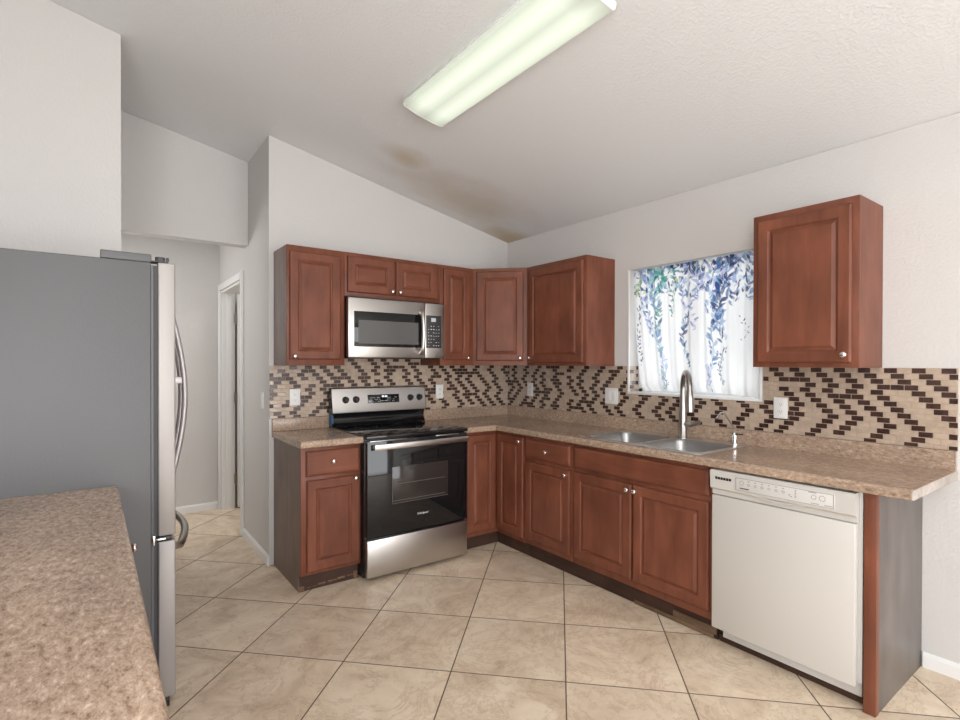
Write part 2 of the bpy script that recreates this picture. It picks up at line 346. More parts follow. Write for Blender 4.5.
# white bullnose edging of the reveal and sill
bm = new()
box(bm, -.004, .107, -hw_+.0005, hw_-.0005, .0005, .012, bev=.003)
box(bm, -.0075, .006, -hw_-.012, -hw_+.004, 0, hh, bev=.003); box(bm, -.0075, .006, hw_-.004, hw_+.010, 0, hh, bev=.003)
box(bm, -.0075, .006, -hw_-.012, hw_+.010, -.006, .010, bev=.003)
obj('sill_edging', bm, TRIMW, wn)

# ------------------------------------------------------------------ mosaic backsplash
PX, PZ, TZ0, TZ1 = .0530, .0265, 1.0, 1.364
NR = 17
def mosaic(length, seed, skips=(), top=TZ1-TZ0):
    """local: x along 0..length, z up from 0, tile faces at y=-.006"""
    rnd = random.Random(seed); bm = new(); cols = int(length/PX)+2
    dark = set(); row = [-3]
    while row[-1] < cols+5: row.append(row[-1]+rnd.choice((2, 2, 2, 3)))
    prev = [.5]*len(row)
    for r in range(NR):
        for p in row:
            c = int(round(p-(.5 if r % 2 else 0)))
            if rnd.random() > .04: dark.add((r, c))
            if rnd.random() < .09: dark.add((r, c+rnd.choice((-1, 1))))
        nxt = []; last = rnd.choice((-.5, .5))
        for k, p in enumerate(row):
            d = last if rnd.random() < .70 else -last
            if rnd.random() < .18: d = prev[k]
            if nxt:
                gap = p+d-nxt[-1]
                if gap < 2: d = .5
                elif gap > 3: d = -.5
            nxt.append(p+d); prev[k] = d; last = d
        row = nxt
    for r in range(NR):
        z1 = TZ1-TZ0+3*PZ - r*PZ; z0 = max(z1-PZ, 0)
        z1 = min(z1, top)
        if z1-z0 < .005: continue
        for c in range(-1, cols+1):
            x0 = c*PX + (PX/2 if r % 2 else 0); x1 = x0+PX
            a, b = max(x0+.0011, 0), min(x1-.0011, length); lo, hi = z0+.0011, z1-.0011
            if b-a < .004: continue
            for (s0, s1, q0, q1) in skips:
                if a < s1 and b > s0 and lo < q1 and hi > q0:
                    if q0 > lo+.006 and q0 < hi: hi = q0
                    elif q1 < hi-.006 and q1 > lo: lo = q1
                    elif a < s0-.004: b = s0
                    elif b > s1+.004: a = s1
                    else: a = b
            if b-a < .003 or hi-lo < .003: continue
            mi = 3 if (r, c) in dark else (2 if rnd.random() < .3 else 1)
            t = .006 + rnd.uniform(-.0004, .0004); k = .0012; tl = rnd.uniform(-.0005, .0005)
            v = [bm.verts.new(q) for q in ((a, -.0035, lo), (b, -.0035, lo), (b, -.0035, hi), (a, -.0035, hi), (a+k, -t-tl, lo+k), (b-k, -t+tl, lo+k), (b-k, -t+tl, hi-k), (a+k, -t-tl, hi-k))]
            for f in ((4, 5, 6, 7), (0, 1, 5, 4), (1, 2, 6, 5), (2, 3, 7, 6), (3, 0, 4, 7)):
                bm.faces.new([v[i] for i in f]).material_index = mi
    xs = sorted({0, length, *[s for q in skips for s in q[:2]]}); zs = sorted({0, top, *[min(s, top) for q in skips for s in q[2:]]})
    for i in range(len(xs)-1):
        for j in range(len(zs)-1):
            mxx, mzz = (xs[i]+xs[i+1])/2, (zs[j]+zs[j+1])/2
            if any(s0 < mxx < s1 and q0 < mzz < q1 for s0, s1, q0, q1 in skips): continue
            box(bm, xs[i], xs[i+1], -.004, -.0003, zs[j], zs[j+1], mi=0)
    return bm
TM = [GROUT, TLIGHT, TMID, TDARK]
o = obj('tile_backsplash', mosaic(2.098, 3, [(0, .4148, TZ1-TZ0, 1), (1.1755, 2.098, TZ1-TZ0, 1)], 1.43-TZ0), TM, smooth=0, recalc=True); o.location = (-2.098, 0, TZ0)
tag(o, 'brown and cream brick mosaic backsplash on the wall behind the range', 'backsplash')
o = obj('tile_backsplash', mosaic(3.105, 11, [(1.344, 2.275, WZ0-TZ0-.007, 1.0)]), TM, smooth=0); o.location = (0, -.007, TZ0); o.rotation_euler = (0, 0, R(-90))
tag(o, 'brown and cream brick mosaic backsplash running under the window', 'backsplash')
# tiled reveal at the far jamb of the window (thin return of the mosaic)
def reveal():
    bm = new(); rnd = random.Random(2); z = TZ1; r = 0
    while z > WZ0+.02:
        lo = max(z-PZ, WZ0+.013)
        for a, b in (((.007, .045), (.047, .098)) if r % 2 else ((.007, .022), (.024, .075), (.077, .098))):
            box(bm, a, b, -.005, -.0005, lo+.001, z-.001, mi=3 if rnd.random() < .45 else 1)
        z -= PZ; r += 1
    box(bm, .006, .1, -.003, -.0003, WZ0+.013, TZ1, mi=0)
    return bm
o = obj('tile_backsplash', reveal(), TM, smooth=0); o.location = (0, WY1, 0)
tag(o, 'narrow strip of mosaic tile turning into the window reveal left of curtain', 'backsplash')

# ------------------------------------------------------------------ cabinets
def ring_panel(bm, x0, x1, z0, z1, prof, M, fill_first=None, fill_last=True):
    """nested rectangles: prof = [(inset, height)...]; front faces local -y"""
    rings = []
    for (i, h) in prof:
        i = min(i, (x1-x0)/2-.004, (z1-z0)/2-.004)
        rings.append([bm.verts.new(M @ Vector(p)) for p in ((x0+i, -h, z0+i), (x1-i, -h, z0+i), (x1-i, -h, z1-i), (x0+i, -h, z1-i))])
    for a, b in zip(rings, rings[1:]):
        for k in range(4): bm.faces.new((a[k], a[(k+1) % 4], b[(k+1) % 4], b[k]))
    if fill_last: bm.faces.new(rings[-1])
    if fill_first: bm.faces.new(rings[0][::-1])
KNOB = [(0, .008), (.004, .0065), (.012, .0055), (.016, .011), (.021, .0145), (.026, .0135), (.029, .008), (.030, .001)]
def knob(parent, x, z, M, y):
    bm = new(); lathe_exact(bm, KNOB, M @ Vector((x, y, z)), M.to_3x3() @ Vector((0, -1, 0)), 14)
    return obj('knob', bm, CHROME, parent, 60)
def door(parent, x0, x1, z0, z1, y, kn=None, M=Matrix(), name='door', st=.055, th=.02):
    """raised panel door whose back sits at local y"""
    Mt = M @ Matrix.Translation((0, y, 0)); bm = new(); st = min(st, (x1-x0)*.24, (z1-z0)*.3)
    ring_panel(bm, x0, x1, z0, z1, [(0, .0005), (0, th-.007), (.003, th-.003), (.008, th), (st-.004, th), (st, th-.002), (st+.004, th-.007)], Mt, fill_last=False)
    # stile and rail joint lines come with the frame ring; back face
    bm.faces.new([bm.verts.new(Mt @ Vector(p)) for p in ((x0, -.0005, z0), (x0, -.0005, z1), (x1, -.0005, z1), (x1, -.0005, z0))])
    d = obj(name, bm, WOOD if name == 'door' else WOODH, parent, 0, recalc=False)
    bm = new(); g = st+.0035; wd = min(.017, (x1-x0)*.10, (z1-z0)*.10)
    ring_panel(bm, x0+g, x1-g, z0+g, z1-g, [(0, th-.0085), (.004, th-.0095), (.007, th-.0085), (wd, th-.0025), (wd+.002, th-.0005), (wd+.004, th)], Mt)
    obj('raised_panel', bm, WOOD if (z1-z0) > (x1-x0)*.8 else WOODH, d, 0, recalc=False)
    if kn: knob(d, kn[0], kn[1], Mt, -th+.001)
    return d
def slab(parent, x0, x1, z0, z1, y, kn=None, M=Matrix(), name='drawer', th=.02):
    Mt = M @ Matrix.Translation((0, y, 0)); bm = new()
    ring_panel(bm, x0, x1, z0, z1, [(0, .0005), (0, th-.009), (.004, th-.004), (.011, th-.001), (.015, th)], Mt, fill_first=True)
    d = obj(name, bm, WOODH, parent, 0, recalc=False)
    if kn: knob(d, kn[0], kn[1], Mt, -th+.001)
    return d
def frame_bm(w, z0, z1, y0, y1, openings, M=Matrix()):
    """face frame: solid sheet of sticks between the openings (approximated as a full sheet with real thickness)"""
    bm = new(); box(bm, 0, w, y0, y1, z0, z1, M=M); return bm
ZU0, ZU1, UD = 1.3655, 2.139, .302
def upper(label, loc, rz, w, z0, z1, doors, left=None, right=None, group='wall cabinets'):
    t = thing('wall_cabinet', label, 'cabinet', (*loc, z0), rz, group); h = z1-z0
    bx('body', WOOD, t, .0035, w-.0035, -.283, -.002, 0, h-.001)
    bx('face_frame', WOOD, t, 0.0005, w-.0005, -UD, -.283, 0, h, bev=.0012)
    bx('side_panel', left or WOOD, t, .0005, .0035, -.283, -.002, 0, h)
    bx('side_panel', right or WOOD, t, w-.0035, w-.0005, -.283, -.002, 0, h)
    for (a, b, c, dd, kn) in doors: door(t, a, b, c-z0, dd-z0, -UD, (kn[0], kn[1]-z0) if kn else None)
    return t
X = -2.07
upper('tall cherry wall cabinet at the left end, above the small counter', (X, 0), 0, .385, ZU0, ZU1, [(.016, .352, 1.405, 2.10, (.044, 1.424))], left=LAM)
upper('short cherry wall cabinet with two small doors above the microwave', (-1.685, 0), 0, .764, 1.838, ZU1, [(.017, .370, 1.868, 2.114, (.346, 1.892)), (.384, .733, 1.868, 2.114, (.408, 1.892))])
upper('narrow cherry wall cabinet right of the microwave', (-.921, 0), 0, .310, ZU0, ZU1, [(.026, .271, 1.405, 2.114, (.244, 1.424))])
upper('cherry wall cabinet between the diagonal corner cabinet and the window', (0, -.611), -90, .617, ZU0, ZU1, [(.028, .593, 1.388, 2.108, (.056, 1.424))])
upper('single cherry wall cabinet standing alone right of the window', (0, -2.369), -90, .468, ZU0, ZU1, [(.027, .442, 1.388, 2.106, (.418, 1.424))])
t = thing('wall_cabinet', 'cherry diagonal wall cabinet filling the corner of the room', 'cabinet', (0, 0, ZU0), 0, 'wall cabinets'); h = ZU1-ZU0
bm = new(); prism(bm, [(-.002, -.002), (-.6095, -.002), (-.6095, -.29), (-.29, -.6095), (-.002, -.6095)], 0, h-.001, 'z'); obj('body', bm, WOOD, t)
MD = Matrix.Translation((-.6095, -.3025, 0)) @ Matrix.Rotation(R(-45), 4, 'Z'); wd = .3070*math.sqrt(2)
bm = new(); box(bm, 0.001, wd-.001, -.001, .012, 0, h, M=MD); obj('face_frame', bm, WOOD, t)
door(t, .030, wd-.030, 1.402-ZU0, 2.112-ZU0, -.001, (wd-.055, 1.424-ZU0), MD)

BD, BZ = .585, .876   # base: frame face, top of box
def base(label, loc, rz, w, parts, left=None, right=None, kick=(0, None), hollow=False):
    t = thing('base_cabinet', label, 'cabinet', (*loc, 0), rz, 'base cabinets')
    if hollow:
        bm = new(); box(bm, .004, w-.004, -.566, -.004, .10, .116); box(bm, .004, w-.004, -.016, -.004, .116, BZ-.002); box(bm, .004, .016, -.566, -.016, .116, BZ-.002); box(bm, w-.016, w-.004, -.566, -.016, .116, BZ-.002)
        obj('body', bm, WOOD, t)
        bm = new(); box(bm, .0005, w-.0005, -BD, -.566, .106, BZ-.002, bev=.001); obj('face_frame', bm, WOOD, t)
    else:
        bx('body', WOOD, t, .004, w-.004, -.566, -.004, .10, BZ-.002)
        bx('face_frame', WOOD, t, .0005, w-.0005, -BD, -.566, .106, BZ-.001, bev=.001)
    def side(x0, x1, m):
        bm = new(); prism(bm, [(-.004, 0.0005), (-.545, .0005), (-.545, .10), (-.566, .10), (-.566, BZ-.002), (-.004, BZ-.002)] if m is LAM else [(-.004, .10), (-.566, .10), (-.566, BZ-.002), (-.004, BZ-.002)], x0, x1, 'x'); obj('side_panel', bm, m, t)
    side(.0005, .004, left or WOOD); side(w-.004, w-.0005, right or WOOD)
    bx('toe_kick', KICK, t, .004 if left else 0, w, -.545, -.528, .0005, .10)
    for p in parts:
        if p[0] == 'door': door(t, *p[1:5], -BD, p[5])
        else: slab(t, *p[1:5], -BD, p[5], name=p[0])
    return t
t = base('small cherry base cabinet at the left end, left of the range', (X, 0), 0, .379, [('drawer', .030, .368, .700, .852, (.190, .782)), ('door', .034, .368, .125, .676, (.334, .662))], left=LAM)
# worn, unpainted bits at the foot of the toe kick
for q in ((.004, .034, .034), (.345, .372, .05)):
    o = bx('worn_wood_block', RAW, t, q[0], q[1], -.551, -.5455, .001, q[2], bev=.002); o['label'] = 'bare worn wood at the foot of the cabinet'
bm = new()
rnd = random.Random(4); xx = .05
while xx < .33:
    l = rnd.uniform(.02, .05); hgt = rnd.uniform(.004, .012); box(bm, xx, xx+l, -.5475, -.5455, .012+xx*.05, .012+xx*.05+hgt); xx += l+rnd.uniform(0, .02)
o = obj('peeling_edge', bm, RAW, t); o['label'] = 'pale peeling edge along the toe kick'

# corner base cabinet with an L-shaped front
t = thing('base_cabinet', 'cherry corner base cabinet with two narrow doors meeting at an inside corner', 'cabinet', (0, 0, 0), 0, 'base cabinets')
CW = .917
bm = new(); prism(bm, [(-.004, -.004), (-CW+.004, -.004), (-CW+.004, -.566), (-.566, -.566), (-.566, -CW+.004), (-.004, -CW+.004)], .10, BZ-.002, 'z'); obj('body', bm, WOOD, t)
bm = new(); prism(bm, [(-CW+.0005, -.566), (-CW+.0005, -BD), (-BD, -BD), (-BD, -CW+.0005), (-.566, -CW+.0005), (-.566, -.566)], .10, BZ-.001, 'z'); obj('face_frame', bm, WOOD, t)
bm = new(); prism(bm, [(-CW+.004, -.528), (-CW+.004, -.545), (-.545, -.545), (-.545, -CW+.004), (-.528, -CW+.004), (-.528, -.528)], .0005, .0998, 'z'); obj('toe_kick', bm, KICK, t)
door(t, -.872, -.610, .135, .852, -BD)
door(t, .610, .902, .135, .852, -BD, (.878, .824), Matrix.Rotation(R(-90), 4, 'Z'))
base('cherry base cabinet with one drawer over one door, next to the corner', (0, -CW-.001), -90, .455, [('drawer', .012, .438, .720, .850, (.232, .784)), ('door', .012, .438, .145, .692, (.412, .660))])
t = base('wide cherry sink base with a long false drawer front and two doors', (0, -1.374), -90, .948, [('false_front', .022, .928, .722, .852, None), ('door', .022, .462, .150, .694, (.444, .664)), ('door', .474, .928, .150, .694, (.496, .664))], hollow=True)
for q in ((.45, .93, .001, .0235), (.70, .943, .024, .060)):
    o = bx('worn_wood_block', RAW, t, q[0], q[1], -.554, -.546, q[2], q[3], bev=.002); o['label'] = 'bare worn strip at the foot of the toe kick'
# end panel beside the dishwasher
t = thing('end_panel', 'grey brown cabinet end panel with a red wood front edge right of the dishwasher', 'panel', (0, -2.972, 0))
bx('side_panel', ENDP, t, -.566, -.002, -.020, .018, .0005, BZ-.002, bev=.001)
bx('front_stile', WOOD, t, -.600, -.5662, -.022, .020, .0005, BZ-.002, bev=.0015)

# ------------------------------------------------------------------ countertops
CT, CB, CD = .914, .8765, .632
def edge_profile(n=6):   # rounded front, (outward, z)
    r = .012; P = [(0, CB), (.014, CB)]
    P += [(.014+math.sin(a)*.008, CB+.008-math.cos(a)*.008) for a in np.linspace(.3, math.pi/2, 3)]
    P += [(.022-r+math.cos(a)*r, CT+.0045-r+math.sin(a)*r) for a in np.linspace(0, math.pi/2, n)] + [(.000, CT+.0045), (-.006, CT+.003), (-.011, CT+.0002)]
    return P
def counter_edge(bm, p0, p1, out, m0=0, m1=0):
    """sweep the nosing profile from p0 to p1 (xy), outward normal `out`; m0/m1 mitre slopes"""
    p0, p1, out = Vector((*p0, 0)), Vector((*p1, 0)), Vector((*out, 0)); d = (p1-p0).normalized(); A = []; B = []
    for (o_, z) in edge_profile():
        A.append(bm.verts.new(p0+out*o_+d*(m0*o_)+Vector((0, 0, z)))); B.append(bm.verts.new(p1+out*o_+d*(m1*o_)+Vector((0, 0, z))))
    n = len(A)
    for k in range(n-1): bm.faces.new((A[k], A[k+1], B[k+1], B[k]))
    bm.faces.new(A[::-1]); bm.faces.new(B)
IN = CD-.022
t = thing('countertop', 'small granite-look countertop section left of the range', 'countertop', (0, 0, 0))
bm = new(); box(bm, X-.010, -1.6925, -IN, -.001, CB, CT); counter_edge(bm, (X-.010, -IN), (-1.6925, -IN), (0, -1)); obj('slab', bm, COUNTER, t)
bm = new(); box(bm, X-.010, -1.6925, -.021, -.001, CT, .9995, bev=.004); obj('backsplash_lip', bm, COUNTER, t)
bm = new(); prism(bm, [(-.001, CB), (-.612, CB), (-.630, CB+.006), (-.632, CT-.012), (-.622, CT-.001), (-.021, CT-.001), (-.021, .998), (-.001, .998)], X-.0125, X-.0102, 'x'); o = obj('end_cap', bm, COUNTER, t)
# sink cut-out
SX0, SX1, SY0, SY1 = -.566, -.032, -2.236, -1.402
t = thing('countertop', 'long granite-look L-shaped countertop with the sink set in it', 'countertop', (0, 0, 0))
bm = new(); YE = -3.108; XR = -.9245
g = .012
box(bm, XR, -.001, -IN, -.001, CB, CT)                      # run beside the range + corner
box(bm, -IN, -.001, SY1-g, -IN, CB, CT); box(bm, -IN, -.001, YE, SY0+g, CB, CT)
box(bm, -IN, SX0+g, SY0+g, SY1-g, CB, CT); box(bm, SX1-g, -.001, SY0+g, SY1-g, CB, CT)
counter_edge(bm, (XR, -IN), (-IN, -IN), (0, -1), 0, -1); counter_edge(bm, (-IN, -IN), (-IN, YE), (-1, 0), 1, 0)
bmesh.ops.remove_doubles(bm, verts=bm.verts, dist=1e-5); obj('slab', bm, COUNTER, t)
bm = new(); prism(bm, [(XR, -.001), (XR, -.021), (-.021, -.021), (-.021, YE), (-.001, YE), (-.001, -.001)], CT, .9995, 'z')
obj('backsplash_lip', bm, COUNTER, t)
bm = new(); prism(bm, [(-.001, CB), (-.612, CB), (-.630, CB+.006), (-.632, CT-.012), (-.622, CT-.001), (-.021, CT-.001), (-.021, .998), (-.001, .998)], YE-.003, YE-.0002, 'y'); o = obj('end_cap', bm, COUNTER_END, t); o['label'] = 'pale peeling end strip'

# ------------------------------------------------------------------ sink, faucet, filter tap
def rrect(x0, x1, y0, y1, r, n=5):
    P = []
    for cx, cy, a0 in ((x1-r, y1-r, 0), (x0+r, y1-r, 90), (x0+r, y0+r, 180), (x1-r, y0+r, 270)):
        P += [(cx+r*math.cos(R(a0+90*k/n)), cy+r*math.sin(R(a0+90*k/n))) for k in range(n+1)]
    return P
t = thing('kitchen_sink', 'double bowl stainless steel sink set into the countertop under the window', 'sink', ((SX0+SX1)/2, (SY0+SY1)/2, CT))
ox, oy = (SX0+SX1)/2, (SY0+SY1)/2
bm = new(); zr = .006
bowls = [(SX0+.032, SX1-.105, -1.806, SY1-.030), (SX0+.032, SX1-.105, SY0+.030, -1.834)]
def addloop(P, z): return [bm.verts.new((p[0]-ox, p[1]-oy, z)) for p in P]
outer = rrect(SX0, SX1, SY0, SY1, .03)
lo0 = addloop(outer, .0008); lo1 = addloop(rrect(SX0+.003, SX1-.003, SY0+.003, SY1-.003, .03), zr)
for k in range(len(lo0)): bm.faces.new((lo0[k], lo0[(k+1) % len(lo0)], lo1[(k+1) % len(lo0)], lo1[k]))
edges = []
def loop_edges(L):
    r = []
    for k in range(len(L)):
        e_ = bm.edges.get((L[k], L[(k+1) % len(L)])) or bm.edges.new((L[k], L[(k+1) % len(L)])); r.append(e_)
    return r
fe = loop_edges(lo1); tops = []
for b in bowls:
    L = addloop(rrect(*b, .06, 6), zr); tops.append((b, L)); fe += loop_edges(L)
bmesh.ops.triangle_fill(bm, use_beauty=True, use_dissolve=False, edges=fe)
obj('rim', bm, RIM, t, 0)
for b in bowls:
    bm = new(); prev = addloop(rrect(*b, .06, 6), zr)
    for (ins, z) in ((.004, .001), (.008, -.01), (.016, -.13), (.03, -.155), (.06, -.165)):
        C_ = addloop(rrect(b[0]+ins, b[1]-ins, b[2]+ins, b[3]-ins, max(.06-ins*.3, .03), 6), z)
        for k in range(len(C_)): bm.faces.new((prev[k], prev[(k+1) % len(C_)], C_[(k+1) % len(C_)], C_[k]))
        prev = C_
    bm.faces.new(prev)
    bw = obj('bowl', bm, SINK, t, 40)
    bm = new(); lathe_exact(bm, [(0, .042), (.003, .042), (.003, .03), (.001, .026)], ((b[0]+b[1])/2-ox, (b[2]+b[3])/2-oy, -.1645), (0, 0, 1), 20); obj('drain', bm, CHROME, bw)
FX, FY = -.095, -1.838
t = thing('kitchen_faucet', 'tall brushed nickel gooseneck faucet with pull-down spray head behind the sink', 'faucet', (FX, FY, CT+.006))
bm = new(); lathe_exact(bm, [(0, .030), (.006, .030), (.010, .026), (.05, .025), (.16, .0225), (.22, .0205)], (0, 0, 0), (0, 0, 1), 20); obj('base', bm, NICKEL, t)
hx, hy = -.185, -.160    # towards the right-hand bowl and the room
u_ = Vector((hx, hy, 0)); L_ = u_.length; u_.normalize()
pts = [Vector((0, 0, .22)), Vector((0, 0, .29))] ; rr_ = L_/2
for a in np.linspace(0, math.pi, 12): pts.append(u_*(rr_-rr_*math.cos(a)) + Vector((0, 0, .31+rr_*.82*math.sin(a))))
bm = new(); tube(bm, pts, [.019]+[.0165]*(len(pts)-1), 14); obj('spout', bm, NICKEL, t, 60)
bm = new(); e1 = u_*L_; lathe_exact(bm, [(0, .0165), (.004, .0185), (.05, .0205), (.11, .0225), (.13, .0225), (.133, .017)], e1+Vector((0, 0, .312)), (u_*.07+Vector((0, 0, -1))), 16); obj('spray_head', bm, NICKEL, t, 50)
bm = new(); lathe_exact(bm, [(0, .017), (.04, .017), (.046, .012)], (0, -.016, .088), (0, -1, 0), 14)
tube(bm, [(0, -.055, .088), (-.006, -.085, .092), (-.012, -.112, .102), (-.014, -.124, .112)], [.013, .0125, .011, .008], 10); obj('lever', bm, NICKEL, t, 50)
t = thing('filter_tap', 'slim chrome filtered-water tap with thin curved spout and black lever at right of sink', 'tap', (-.088, -2.162, CT+.006))
bm = new(); lathe_exact(bm, [(0, .020), (.005, .020), (.008, .013), (.028, .013), (.032, .016), (.052, .016), (.056, .010), (.064, .008)], (0, 0, 0), (0, 0, 1), 14); obj('base', bm, CHROME, t)
bm = new(); tube(bm, [(-.002, 0, .06), (-.004, 0, .09), (-.10, .0, .172), (-.125, 0, .187), (-.150, 0, .186), (-.172, 0, .170), (-.19, 0, .158)], [.0048]*5+[.006, .006], 8); obj('spout', bm, CHROME, t, 60)
bm = new(); box(bm, -.006, .006, -.048, .012, .056, .062, bev=.002); obj('lever', bm, DARKPL, t)

# ------------------------------------------------------------------ range
RX0, RX1 = -1.690, -.9265; RW = RX1-RX0
t = thing('electric_range', 'stainless and black electric range with glass cooktop between the base cabinets', 'stove', (RX0, 0, 0))
bm = new(); box(bm, 0, RW, -0.6430, -.022, .03, .900, bev=.003); box(bm, .02, RW-.02, -.58, -.05, .0005, .03); obj('body', bm, BLACK, t)
bm = new(); box(bm, -.003, RW+.003, -0.6830, -.022, .9005, .924, bev=.005); cook = obj('cooktop', bm, BLACKG, t)
for (cx, cy, r_) in ((.20, -.47, .115), (.20, -.22, .08), (.56, -.47, .08), (.56, -.22, .115), (.38, -.20, .05)):
    bm = new(); 
    a_ = [bm.verts.new((cx+r_*math.cos(k*math.pi/20), cy+r_*math.sin(k*math.pi/20), .9243)) for k in range(40)]; b_ = [bm.verts.new((cx+(r_-.003)*math.cos(k*math.pi/20), cy+(r_-.003)*math.sin(k*math.pi/20), .9243)) for k in range(40)]
    for k in range(40): bm.faces.new((a_[k], a_[(k+1) % 40], b_[(k+1) % 40], b_[k]))
    obj('burner_ring', bm, RING, cook, 0)
# backguard: black riser and tilted stainless panel
bm = new(); prism(bm, [(-.022, .9245), (-.096, .9245), (-.092, .931), (-.080, .940), (-.072, .953), (-.068, .968), (-.067, .983), (-.070, .998), (-.077, 1.010), (-.086, 1.018), (-.022, 1.018)], .002, RW-.002, 'x'); obj('backguard_riser', bm, BLACKG, t)
bm = new(); prism(bm, [(-.022, 1.019), (-.098, 1.019), (-.100, 1.026), (-.072, 1.193), (-.062, 1.201), (-.022, 1.201)], 0, RW, 'x'); pan = obj('control_panel', bm, STEEL, t)
for q in ((-.0025, -.0003), (RW+.0003, RW+.0025)):
    bm = new(); prism(bm, [(-.022, 1.019), (-.098, 1.019), (-.100, 1.026), (-.072, 1.193), (-.062, 1.201), (-.022, 1.201)], *q, 'x'); obj('panel_end_cap', bm, BLACK, t)
slope = math.atan2(.028, .167)
def onpanel(x, z): return Matrix.Translation((x, -.100+.028*(z-1.026)/.167, z)) @ Matrix.Rotation(-slope, 4, 'X')
for x_ in (.100, .180, .630, .710):
    Mk = onpanel(x_, 1.113); bm = new()
    lathe_exact(bm, [(-.001, .026), (.004, .025), (.006, .0215), (.024, .0195), (.027, .017)], Mk @ Vector((0, 0, 0)), Mk.to_3x3() @ Vector((0, -1, 0)), 20); box(bm, -.004, .004, -.031, -.02, -.018, .018, bev=.0015, M=Mk)
    obj('control_knob', bm, DARKPL, t)
Mk = onpanel(.402, 1.113); bm = new(); box(bm, -.130, .130, -.002, .004, -.032, .032, bev=.001, M=Mk); dsp = obj('display', bm, BLACKG, t)
bm = new(); 
for k in range(4): box(bm, -.014+k*.011+(.003 if k > 1 else 0), -.006+k*.011+(.003 if k > 1 else 0), -.0028, -.0019, .010, .024, M=Mk)
obj('clock_digits', bm, LCD, dsp)
bm = new(); rnd = random.Random(1)
for ix in list(range(-11, -2))+list(range(3, 12)):
    for iz in (-.020, -.006, .008):
        if rnd.random() < .55: box(bm, ix*.0105-.003, ix*.0105+.002, -.0026, -.0019, iz-.0014, iz+.0014, M=Mk)
for ix in range(-2, 3): box(bm, ix*.012-.003, ix*.012+.003, -.0026, -.0019, -.019, -.015, M=Mk)
obj('button_print', bm, TXT, dsp)
# oven door
bm = new(); box(bm, .003, RW-.003, -0.6800, -0.6435, .282, .893, bev=.004); dr = obj('oven_door', bm, BLACKG, t)
bm = new(); box(bm, .172, RW-.165, -0.6825, -0.6801, .475, .712, bev=.0008); ow = obj('oven_window', bm, OVENWIN, dr)
bm = new()
for z_ in (.60, .492): box(bm, .172, RW-.19, -0.6833, -0.6827, z_, z_+.003)
box(bm, .172, .175, -0.6833, -0.6827, .475, .712); box(bm, .172, RW-.165, -0.6833, -0.6827, .475, .4775)
for k in range(0): box(bm, .20+k*.027, .2012+k*.027, -0.6831, -0.6827, .60, .708)
obj('oven_rack', bm, plain('rack_grey', (.12, .11, .105), .4), dr)
bm = new(); box(bm, .030, RW-.022, -0.7340, -0.7180, .838, .874, bev=.004); box(bm, .040, .062, -0.7200, -0.6790, .843, .868, bev=.003); box(bm, RW-.055, RW-.033, -0.7200, -0.6790, .843, .868, bev=.003); obj('door_handle', bm, STEEL, dr)
for q in ((.020, .28), (.50, .69)): bx('edge_glint_strip', STEEL, dr, *q, -.686, -.680, .886, .8925, bev=.001)  # bright strips standing in for reflections on the door's top edge
bm = new(); box(bm, .003, RW-.003, -0.6820, -0.6435, .032, .266, bev=.004); obj('storage_drawer', bm, STEEL, t)
o = bx('protective_film', BLUE, t, -.0015, .012, -.075, -.03, .926, 1.012); o['label'] = 'strip of blue protective film'
def text(s, size, mat, M, parent, name, shear=0):
    cu = bpy.data.curves.new(name, 'FONT'); cu.body = s; cu.size = size; cu.shear = shear; cu.align_x = 'CENTER'; cu.align_y = 'CENTER'; cu.extrude = size*.02; cu.resolution_u = 3
    tmp = bpy.data.objects.new('tmp', cu); COL.objects.link(tmp); dg = bpy.context.evaluated_depsgraph_get(); dg.update()
    me = bpy.data.meshes.new_from_object(tmp.evaluated_get(dg)); bpy.data.objects.remove(tmp); bpy.data.curves.remove(cu)
    me.transform(M); me.materials.clear(); me.materials.append(mat); me.name = name
    o = bpy.data.objects.new(name, me); COL.objects.link(o); o.parent = parent; return o
TXF = Matrix.Rotation(R(90), 4, 'X')
text('Whirlpool', .020, TXT, Matrix.Translation((.398, -0.6807, .382)) @ TXF, dr, 'logo', .25)

# ------------------------------------------------------------------ microwave
MX0, MX1, MZ0, MZ1, MF = -1.6835, -.9235, 1.418, 1.8355, -.366; MW = MX1-MX0; MH = MZ1-MZ0
t = thing('microwave_oven', 'stainless over-the-range microwave hanging under the short wall cabinet', 'microwave', (MX0, 0, MZ0))
bx('body', BLACK, t, .004, MW-.004, -.330, -.0075, .004, MH-.0015)
bx('vent_grille', DARKPL, t, .004, MW-.004, -.352, -.332, MH-.03, MH-.002)
bm = new(); box(bm, .0, .592, MF, -.331, .002, MH-.010, bev=.006); dr = obj('door', bm, STEEL, t)
bm = new(); box(bm, .040, .575, MF-.0015, MF+.001, .076, .318, bev=.001); wf = obj('window_frame', bm, BLACKG, dr)
bm = new(); box(bm, .072, .536, MF-.0022, MF-.0014, .098, .258); obj('window_glass', bm, plain('microwave_window', (.12, .118, .115), .18), dr)
bm = new(); box(bm, .594, MW, MF, -.331, .002, MH-.010, bev=.006); cp = obj('control_side', bm, STEEL, t)
bm = new(); box(bm, .602, MW-.026, MF-.0015, MF+.001, .076, .318, bev=.001); kp = obj('keypad', bm, plain('keypad_black', (.045, .045, .047), .25), cp)
bm = new(); box(bm, .645, .685, MF-.0024, MF-.0014, .272, .300); obj('clock_digits', bm, plain('pale_display', (.55, .6, .6), .4), cp)
rnd = random.Random(9)
for i in range(7):
    for j in range(5):
        if rnd.random() < .75:
            w_ = rnd.uniform(.003, .006); bx('button', TXT, cp, .618+j*.022, .618+j*.022+w_*2, MF-.0022, MF-.0014, .092+i*.024, .092+i*.024+rnd.uniform(.002, .006), smooth=0)
